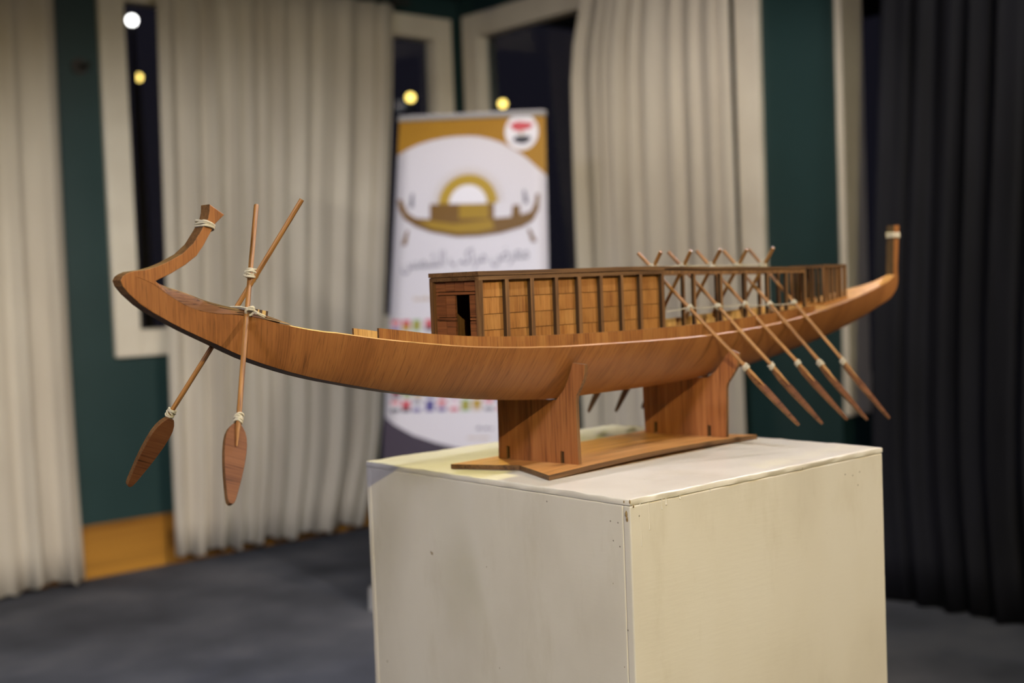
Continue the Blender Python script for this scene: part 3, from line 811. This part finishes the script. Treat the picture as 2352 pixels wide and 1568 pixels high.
def side_sheet(sg, th=0.0038):
    b = MB()
    outer, inner = [], []
    for s in stations:
        ro, ri = [], []
        for k in range(NH + 1):
            h = k / NH
            t = wc(s) + (w_(s) - wc(s)) * gcurve(h)
            z = zc(s) + (zs(s) - zc(s)) * h
            ro.append(Vector((s, sg * t, z - (0.0016 if k == NH and s > -.47 else 0))))     # the rim is chamfered outwards
            ri.append(Vector((s, sg * max(t - th, 0.001), z)))
        outer.append(ro); inner.append(ri)
    nS, nK = len(stations), NH + 1
    vs = [p for r in outer for p in r] + [p for r in inner for p in r]
    O2 = nS * nK
    fs = []
    b.add(vs, [])
    def face(f, mi, sm):
        b.f.append(f); b.mi.append(mi); b.sm.append(sm)
    for i in range(nS - 1):
        for k in range(NH):
            a = i * nK + k; c = (i + 1) * nK + k
            face((a, c, c + 1, a + 1), 0, True)
            face((O2 + a, O2 + a + 1, O2 + c + 1, O2 + c), 1, True)
        a = i * nK; c = (i + 1) * nK
        face((a, a + O2, c + O2, c), 1, False)
        a += NH; c += NH
        face((a, c, c + O2, a + O2), 2 if stations[i] > -.47 else 0, False)
    for i in (0, nS - 1):
        for k in range(NH):
            a = i * nK + k
            face((a, a + 1, a + 1 + O2, a + O2), 1, False)
    return b.build('hull_side', [W_HULL, W_DECK, W_STERN], ship)
side_sheet(-1); side_sheet(1)
# flat bottom
hb = MB()
vs = []
for s in stations:
    vs += [(s, -wc(s) + 0.0004, zc(s)), (s, wc(s) - 0.0004, zc(s)), (s, wc(s) - 0.002, zc(s) + 0.003), (s, -wc(s) + 0.002, zc(s) + 0.003)]
fs = []
for i in range(len(stations) - 1):
    for k in range(4):
        fs.append((4 * i + k, 4 * i + (k + 1) % 4, 4 * i + 4 + (k + 1) % 4, 4 * i + 4 + k))
hb.add(vs, fs)
hb.build('hull_bottom', W_EDGE, ship)

# bow deck: crowned sheet scored with long kerfs
def ridge(s): return lerp_tab([(-.605, .2870), (-.5949, .2846), (-.5803, .2787), (-.567, .2746), (-.5498, .2684), (-.5336, .2621), (-.5007, .2530), (-.4755, .2480), (-.455, .2415), (-.42, .2265)], s)
NT = 120
def bow_pt(s, q):
    t = q * (w_(s) + 0.0001)
    z = zs(s) + (max(ridge(s), zs(s) + 0.0005) - zs(s)) * (1 - abs(q) ** 2.2)
    return Vector((s, t, z + 0.0005))
bs_ = [-.621 + i * (0.186) / 66 for i in range(67)]
kerf = [(-0.84, -.500), (-0.66, -.520), (-0.48, -.535), (-0.30, -.548), (-0.12, -.556), (0.06, -.560), (0.24, -.556), (0.42, -.548), (0.6, -.535), (0.78, -.515)]
bd = MB()
for i, s in enumerate(bs_):
    for j in range(NT + 1):
        q = -1 + 2 * j / NT
        p = bow_pt(s, q)
        for kq, ks in kerf:
            if abs(q - kq) < 0.034 and ks < s < -.449:
                p.z -= 0.003
        bd.v.append(tuple(p))
for i in range(len(bs_) - 1):
    for j in range(NT):
        a = i * (NT + 1) + j
        qm, sm_ = -1 + 2 * (j + 0.5) / NT, bs_[i]
        cut = any(abs(qm - kq) < 0.046 and ks < sm_ < -.449 for kq, ks in kerf)
        bd.f.append((a, a + 1, a + NT + 2, a + NT + 1)); bd.mi.append(1 if cut else 0); bd.sm.append(False)
bd.build('bow_deck', [W_DECK, M_BURNT], ship)
# main deck and stern deck
def deck(name, s0, s1, dz, inset_, m, crown=0.0, n=40, th=0.003):
    g = MB(); K = 7
    for i in range(n + 1):
        s = s0 + (s1 - s0) * i / n
        for zz in (0, -th):
            for j in range(K):
                q = -1 + 2 * j / (K - 1)
                g.v.append((s, q * (w_(s) - inset_), zs(s) + dz + zz + crown * (1 - q * q)))
    for i in range(n):
        for j in range(K - 1):
            for o in (0, K):
                a = i * 2 * K + o + j; c = a + 2 * K
                g.f.append((a, c, c + 1, a + 1)); g.mi.append(0); g.sm.append(True)
    return g.build(name, m, ship)
deck('deck', -.445, .70, -0.0045, 0.0036, W_DECK)
deck('stern_deck', .665, 1.046, -0.0002, 0.0008, W_STERN, crown=0.0022)

# prow: profile plank recurved over itself, with a bud-shaped end
pn = [(-.5266, .3723), (-.5077, .3602), (-.5199, .350), (-.5261, .341), (-.5371, .3247), (-.5461, .3134), (-.5609, .3035), (-.5793, .294), (-.5985, .2862),
      (-.580, .268), (-.555, .252), (-.535, .235), (-.530, .2128), (-.5703, .2322), (-.6031, .2508), (-.6180, .2610), (-.6307, .2726), (-.6380, .2815), (-.6404, .2880), (-.6375, .2925), (-.6332, .2950), (-.6270, .2973), (-.6196, .2982), (-.6102, .2990), (-.5964, .3023), (-.5838, .3068), (-.5642, .3160), (-.5500, .3273), (-.5389, .3420), (-.5298, .3549), (-.5272, .3635)]
HT = 0.0098
pr = MB().prism(pn, lambda s, z: Vector((s, -HT, z)), lambda s, z: Vector((s, HT, z)), 0, 1).build('prow', [W_HULL, W_EDGE], ship)
bevel(pr, 0.0008, 2)
c0 = MB()
ax = Vector((0.30, 0, 0.95))
for k, (dz, tilt) in enumerate(((0.0, 0.0), (0.0022, 0.10), (-0.0024, -0.05), (0.0008, -0.12))):
    c = Vector((-.5282 + dz * 0.3, 0, .3482 + dz))
    pts = []
    hs, ht = 0.0082, 0.0110
    for i in range(33):
        a = 2 * math.pi * i / 32
        ca_, sa_ = math.cos(a), math.sin(a)
        ex = lambda v: math.copysign(abs(v) ** 0.55, v)
        u = ex(ca_) * hs * (1 + 0.04 * math.sin(3 * a + k)); v = ex(sa_) * ht * (1 + 0.04 * math.cos(2 * a + k))
        pts.append(c + Vector((u * 0.93, v, -u * 0.33 + tilt * v + 0.0008 * math.sin(2 * a + 2 * k))))
    c0.tube(pts, 0.0014, 6)
c0.build('cord_binding', M_CORD, pr)

# stern post
sp = [(1.0405, .250), (1.0407, .2559), (1.0491, .357), (1.0701, .3571), (1.0590, .2640), (1.0600, .2500), (1.0589, .2400), (1.0527, .2282), (1.030, .213), (1.0, .205), (.995, .236), (1.02, .243)]
st = MB().prism(sp, lambda s, z: Vector((s, -0.0083, z)), lambda s, z: Vector((s, 0.0083, z)), 0, 1).build('stern_post', [W_HULL, W_DARKZ], ship)
c0 = MB()
for k in range(4):
    c = Vector((1.0585 - 0.0002 * k, 0, .3335 + 0.0026 * k))
    pts = []
    for i in range(33):
        a = 2 * math.pi * i / 32
        ex = lambda v: math.copysign(abs(v) ** 0.5, v)
        pts.append(c + Vector((ex(math.cos(a)) * 0.0122, ex(math.sin(a)) * 0.0102, 0.0006 * math.sin(2 * a + k))))
    c0.tube(pts, 0.0016, 6)
c0.build('cord_binding', M_CORD, st)

# bulwarks standing on the deck
BUW = [(-.304, .028), (-.149, .054), (0, .066), (.15, .075), (.3, .079), (.45, .075), (.6, .062), (.68, .050)]
BUZ = [(-.3042, .2187), (-.2672, .2134), (-.2229, .2066), (-.1558, .1998), (-.0813, .1961), (0.0, .194), (.0872, .1929), (.2121, .1928), (.3324, .1948), (.4742, .2003), (.6552, .2079), (.68, .2085)]
def bulwark(sg):
    g = MB(); n = 60
    for i in range(n + 1):
        s = -.304 + .98 * i / n
        t = lerp_tab(BUW, s)
        zb, z1 = zs(s) - 0.004, lerp_tab(BUZ, s)
        z1 = max(z1, zb + 0.002)
        for tt, z in ((t, zb), (t, z1), (t - 0.0038, z1), (t - 0.0038, zb)):
            g.v.append((s, sg * tt, z))
    for i in range(n):
        for k in range(4):
            a = 4 * i + k; b = 4 * i + (k + 1) % 4
            g.f.append((a, b, b + 4, a + 4)); g.mi.append((0, 1, 2, 2)[k]); g.sm.append(False)
    g.f += [(0, 1, 2, 3), (4 * n, 4 * n + 1, 4 * n + 2, 4 * n + 3)]; g.mi += [1, 1]; g.sm += [False] * 2
    g.build('bulwark', [W_BULW, W_EDGE, W_LIT], ship)
bulwark(-1); bulwark(1)

# deck cabin
cabin = MB()
CT, CF, CB = 0.0416, -0.1445, 0.2440
for sg in (-1, 1):
    cabin.box((CF + 0.004, sg * CT - 0.0012, .172), (CB, sg * CT + 0.0012, .2805))
cabin.box((CB - 0.004, -CT, .172), (CB, CT, .2805))
cabin.box((-0.1488, -0.0490, .2790), (-0.1430, 0.0490, .2812))
for sg in (-1, 1):
    cabin.box((-0.146, sg * 0.0462 - 0.0022, .2790), (CB, sg * 0.0462 + 0.0022, .2812))
cabin.box((CF + 0.002, -CT, .172), (CB, CT, .175))
cabin = cabin.build('cabin', W_EDGEZ, ship)
SL = [-0.1498, -0.1008, -0.0519, -0.0018, 0.0457, 0.0941, 0.1414, 0.1852, 0.2379]
SR = [-0.1427, -0.0938, -0.0445, 0.0045, 0.0532, 0.1004, 0.1469, 0.1914, 0.2450]
ZR = [.175, .2066, .2283, .2511, .2758]
for sg in (-1, 1):
    for i in range(9):
        y0, y1 = sorted((sg * 0.0430, sg * 0.0505))
        stl = MB().box((SL[i], y0, .172), (SR[i], y1, .2746))
        stl.mi[3] = stl.mi[5] = 1
        stl.build('stile', [W_EDGEZ, M_BURNT], cabin)
    for i in range(8):
        for k in range(4):
            y0, y1 = sorted((sg * 0.0420, sg * (0.0440 + 0.0002 * ((i + k) % 2))))
            o = MB().box((SR[i] - 0.0004, y0, ZR[k] + 0.00045), (SL[i + 1] + 0.0004, y1, ZR[k + 1] - 0.00045)).build('cladding_panel', W_PANEL, cabin)
    y0, y1 = sorted((sg * 0.0430, sg * 0.0505))
    MB().box((SL[0], y0, .2746), (SR[8], y1, .2797)).build('top_rail', W_EDGE, cabin)
# front wall: framed, scored into boards round a doorway
for y0, y1 in ((-0.0505, -0.0435), (0.0435, 0.0505)):
    MB().box((-0.1500, y0, .172), (-0.1440, y1, .2746)).build('stile', W_EDGEZ, cabin)
MB().box((-0.1500, -0.0445, .2746), (-0.1440, 0.0445, .2797)).build('top_rail', W_EDGE, cabin)
g_ = 0.0005
rows_ = [(.2601, .2746, [(.0435, .0231), (.0231, .0041), (.0041, -.0151), (-.0151, -.0435)]),
         (.2555, .2599, [(.0435, -.0435)]),
         (.2249, .2553, [(.0435, .0231), (.0231, .0040), (-.0248, -.0435)]),
         (.2203, .2247, [(.0435, .0040), (-.0248, -.0435)]),
         (.172, .2201, [(.0435, .0231), (.0231, .0040), (-.0248, -.0435)])]
for za, zb, segs in rows_:
    for a, b in segs:
        MB().box((-0.1445, b + g_, za + g_), (-0.1415, a - g_, zb - g_)).build('front_board', W_FRONT, cabin)
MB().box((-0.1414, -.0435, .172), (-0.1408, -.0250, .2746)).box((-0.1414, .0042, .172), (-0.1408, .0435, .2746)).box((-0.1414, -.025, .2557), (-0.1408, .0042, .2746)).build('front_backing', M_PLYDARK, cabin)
def slab_along(name, T, h, y0, y1, m, parent, n=20):
    """flat bar following a table (s, z of its top)"""
    g = MB(); s0, s1 = T[0][0], T[-1][0]
    for i in range(n + 1):
        s = s0 + (s1 - s0) * i / n
        z = lerp_tab(T, s)
        g.v += [(s, y0, z - h), (s, y1, z - h), (s, y1, z), (s, y0, z)]
    for i in range(n):
        for k in range(4):
            a = 4 * i + k; b = 4 * i + (k + 1) % 4
            g.f.append((a, b, b + 4, a + 4)); g.mi.append(0); g.sm.append(False)
    g.f += [(0, 1, 2, 3), (4 * n, 4 * n + 1, 4 * n + 2, 4 * n + 3)]; g.mi += [0, 0]; g.sm += [False] * 2
    return g.build(name, m, parent)
ROOF = [(-.1508, .2866), (0.05, .2868), (.15, .2872), (.2465, .2862)]
slab_along('roof', ROOF, 0.0060, -0.0508, 0.0508, W_EDGE, cabin)

# open canopy aft of the cabin
canopy = slab_along('canopy', [(.247, .2862), (.32, .2842), (.40, .2826), (.476, .2815), (.62, .2785), (.650, .2778)], 0.0040, -0.0508, -0.0452, W_EDGE, ship)
slab_along('roof_rail', [(.247, .2862), (.32, .2842), (.40, .2826), (.476, .2815), (.62, .2785), (.650, .2778)], 0.0040, 0.0452, 0.0508, W_EDGE, canopy)
for sg in (-1, 1):
    y0, y1 = sorted((sg * 0.0500, sg * 0.0450)); y2, y3 = sorted((sg * 0.0485, sg * 0.0462))
    slab_along('spacer_strip', [(.247, .2825), (.32, .2804), (.40, .2788), (.476, .2777), (.62, .2747), (.650, .2740)], 0.0026, y2, y3, M_PLYDARK, canopy)
    slab_along('lower_rail', [(.2455, .2797), (.32, .2778), (.40, .2764), (.476, .2755), (.62, .2733), (.650, .2726)], 0.0048, y0, y1, W_EDGEZ, canopy)
slab_along('end_rail', [(.6450, .2778), (.6500, .2778)], 0.0098, -0.0452, 0.0452, W_EDGE, canopy, n=1)
def post(s, t, zt_, parent, wd=0.0056, name='post'):
    p = MB().box((s - wd / 2, t - wd / 2, zs(s) - 0.006), (s + wd / 2, t + wd / 2, zt_))
    p.mi[3] = p.mi[5] = 1
    p.build(name, [W_EDGEZ, M_BURNT], parent)
for s in (.323, .395, .464, .530, .588, .6465): post(s, -.0474, lerp_tab([(.247, .276), (.4, .272), (.65, .2682)], s), canopy)
for s in (.418, .515, .6465): post(s, .0474, lerp_tab([(.247, .276), (.4, .272), (.65, .2682)], s), canopy)
post(.636, 0.0, .2702, canopy)

# small slatted shelter near the stern
aft = slab_along('stern_shelter', [(.732, .2812), (.810, .2808)], 0.0055, -0.037, 0.037, W_EDGE, ship, n=2)
for sg in (-1, 1):
    for i in range(6):
        s = .7345 + i * .0145
        wd = 0.0062 if i in (0, 5) else 0.0048
        MB().box((s - wd / 2, sg * .0345 - .002, zs(s) - 0.004), (s + wd / 2, sg * .0345 + .002, .2757)).build('slat', W_EDGEZ, aft)
for i in range(4):
    t = -.0225 + i * .015
    MB().box((.7330, t - .0024, zs(.735) - 0.004), (.7365, t + .0024, .2757)).build('slat', W_DARKZ, aft)
    MB().box((.8055, t - .0024, zs(.806) - 0.004), (.809, t + .0024, .2757)).build('slat', W_EDGEZ, aft)
for sg in (-1, 1):
    MB().prism([(.731, zs(.731) - .001), (.811, zs(.811) - .001), (.811, zs(.811) + .0055), (.731, zs(.731) + .0055)], lambda s, z: Vector((s, sg * .0345 - .0028, z)), lambda s, z: Vector((s, sg * .0345 + .0028, z))).build('sill', W_PANEL, aft)
MB().box((.7315, -.0317, zs(.733) - .001), (.737, .0317, zs(.733) + .006)).build('sill', W_PANEL, aft)

# ------------------------------------------------------------------ oars (parts of the ship, lashed to it)
def oar(name, top, lash, tip, bw, bth, seed, rs=0.0030):
    top, lash, tip = Vector(top), Vector(lash), Vector(tip)
    d = (lash - top).normalized()
    L = (tip - lash).length
    e = Vector((1, 0, 0)); e = (e - d * e.dot(d)).normalized()
    near = -1 if lash.y < 0 else 1
    nrm = d.cross(e).normalized()
    if nrm.y * near < 0: nrm = -nrm
    # local frame: shaft along local z so that the fibres follow it
    zax = -d; xax = e; yax = zax.cross(xax)
    Mx = Matrix(((xax.x, yax.x, zax.x, top.x), (xax.y, yax.y, zax.y, top.y), (xax.z, yax.z, zax.z, top.z), (0, 0, 0, 1)))
    inv = Mx.inverted()
    len_ = (lash - top).length
    rnd = random.Random(seed)
    b1, b2 = rnd.uniform(-.0012, .0012), rnd.uniform(-.0012, .0012)
    pts = []; rad = []
    for i in range(15):
        k = i / 14
        z = -k * (len_ + L * 0.34)
        pts.append((b1 * math.sin(3.1 * k), b2 * math.sin(3.1 * k), z))
        rad.append(rs * (1 if k < 0.9 else 1 - 0.75 * ((k - 0.9) / 0.1) ** 2))
    sh = MB().tube(pts, rad, 10).build(name, W_DOWEL, ship)
    sh.matrix_local = Mx
    ny = (inv.to_3x3() @ nrm).y
    off = -ny / abs(ny) * (rs * 0.55 + bth / 2)          # blade lies on the inner side of the shaft
    prof = [(0.0, .30), (0.03, .50), (0.08, .74), (0.15, .92), (0.24, 1.0), (0.36, 1.0), (0.50, .92), (0.65, .77), (0.80, .58), (0.92, .41), (0.975, .28), (0.993, .17), (1.0, .06)]
    z0 = -(len_ + 0.004)
    LL = L
    poly = [(bw / 2 * h, z0 - LL * k) for k, h in prof] + [(-bw / 2 * h, z0 - LL * k) for k, h in prof[::-1]]
    bl = MB().prism(poly, lambda x, z: Vector((x, off - bth / 2, z)), lambda x, z: Vector((x, off + bth / 2, z)), 0, 1).build('blade', [W_BLADE, W_EDGE], sh)
    bevel(bl, 0.0005, 1)
    MB().coil((0, off * 0.25, -len_ + 0.001), (0, 0, 1), rs + 0.0014, rs + 0.0018, 5, 0.0017, 0.00125, seed=seed).build('lashing', M_CORD, sh)
    return sh, inv
tops = [(.273, .0235, .3098), (.351, .0235, .3110), (.430, .0250, .3120), (.507, .0245, .3115), (.585, .0265, .3140)]
tips = [(.3526, -.217, .040), (.424, -.2145, .034), (.499, -.2145, .0325), (.563, -.214, .0255), (.637, -.2135, .0205)]
KN = []
for i in range(5):
    T, P = Vector(tops[i]), Vector(tips[i])
    kl = 0.688
    la = T.lerp(P, kl)
    for sg in (1, -1):
        m3 = lambda v: Vector((v.x, v.y * sg, v.z))
        o, inv = oar('oar', m3(T), m3(la), m3(P), 0.0175, 0.0042, 10 * i + sg)
        kk = T.lerp(P, 0.335)
        if sg == 1: KN.append(kk)
        dd = (m3(P) - m3(T)).normalized()
        # knot of the guy line round the loom
        q = inv @ m3(kk)
        kb = MB().coil(q, (0.3, 0.2, 1), 0.0043, 0.0043, 4, 0.0015, 0.0013, seed=i + 3)
        kb.coil(q, (1, 0.4, 0.2), 0.0036, 0.0042, 2, 0.0012, 0.0012, seed=i + 30)
        kb.build('knot', M_CORD, o)
for sg in (1, -1):
    pts = []
    for i in range(4):
        a, b = KN[i], KN[i + 1]
        for k in range(6):
            t = k / 6
            p = a.lerp(b, t); pts.append((p.x, p.y * sg, p.z - 0.0016 * math.sin(math.pi * t)))
    p = KN[4]; pts.append((p.x, p.y * sg, p.z))
    pts = [(.246, -.0530 * sg, KN[0].z - 0.004)] + pts
    MB().tube(pts, 0.0009, 6).build('guy_line', M_CORD, ship)
# ridge line over the canopy with a lashing at every crossing
CR = []
for i in range(5):
    T, P = Vector(tops[i]), Vector(tips[i])
    k = T.y / (T.y - P.y)
    CR.append(T.lerp(P, k))
rl = MB()
for dz, dt in ((0.0036, 0.002), (-0.0004, -0.002)):
    pts = []
    for i in range(4):
        for k in range(5):
            p = CR[i].lerp(CR[i + 1], k / 5)
            pts.append((p.x, dt + 0.0012 * math.sin(3 * i + k), p.z + dz - 0.001 * math.sin(math.pi * k / 5)))
    pts.append((CR[4].x, dt, CR[4].z + dz))
    rl.tube(pts, 0.0011, 6)
rl = rl.build('ridge_line', M_CORD, ship)
for i, c in enumerate(CR):
    kb = MB()
    kb.coil(c + Vector((0, 0, 0.002)), (0.2, 0.1, 1), 0.0066, 0.0072, 4, 0.0018, 0.0013, seed=i)
    kb.coil(c + Vector((0, 0, 0.001)), (1, 0.2, 0.1), 0.0060, 0.0056, 3, 0.0022, 0.0013, seed=i + 9)
    kb.build('lashing', M_CORD, rl)

# steering oars crossed over the bow
so = []
for sg in (-1, 1):
    top = Vector((-.4300, -.0485 * sg, .3765)); lash = Vector((-.5428, .0757 * sg, .1300)); tip = Vector((-.5805, .1100 * sg, .0480))
    dx = -0.0035 * sg * -1 if sg > 0 else 0.0035
    so.append(oar('steering_oar', top + Vector((dx, 0, 0)), lash, tip, 0.0262, 0.0066, 77 + sg, 0.0030))
X = Vector((-.470, 0, .2905))
kb = MB()
kb.coil(X, (0.25, 0.0, 1), 0.0072, 0.0062, 4, 0.0022, 0.00145, seed=1)
kb.coil(X + Vector((0.001, 0, 0.001)), (0.5, 0.6, 1), 0.0066, 0.0066, 3, 0.0020, 0.0014, seed=2)
kb.build('cross_lashing', M_CORD, ship)
rp = MB()
for j, (da, db) in enumerate(((0, 0), (0.0018, 0.0012), (-0.0016, 0.0018))):
    rp.tube([(-.4905 + da, .026, .2485 + db), (-.4885 + da, .012, .2518 + db), (-.4870 + da, -.004, .2516 + db), (-.4862 + da, -.0200, .2492 + db), (-.4815, -.0262, .2450 + db), (-.4700 + da, -.0235, .2400 + db)], 0.00125, 6)
rp.coil((-.4868, -.0205, .2488), (-.38, -.42, -.83), 0.0046, 0.0046, 3, 0.0018, 0.0013, seed=6)
rp.coil((-.4868, .0205, .2488), (-.38, .42, -.83), 0.0046, 0.0046, 3, 0.0018, 0.0013, seed=8)
rp.build('rope_tie', M_CORD, ship)
# short laminated block behind the steering oars
tb = MB()
Mb = Matrix.Translation((-.4690, -.008, .2462)) @ Matrix.Rotation(0.20, 4, 'Y')
x0 = -.0125
for k, ln in enumerate((.0105, .0018, .0042, .0050, .0030)):
    tb.box((x0, -.0045, -.0028), (x0 + ln, .0045, .0030), k % 2, Mb)
    x0 += ln
tb.build('thole_block', [M_PLYDARK, M_PLYLIGHT], ship)
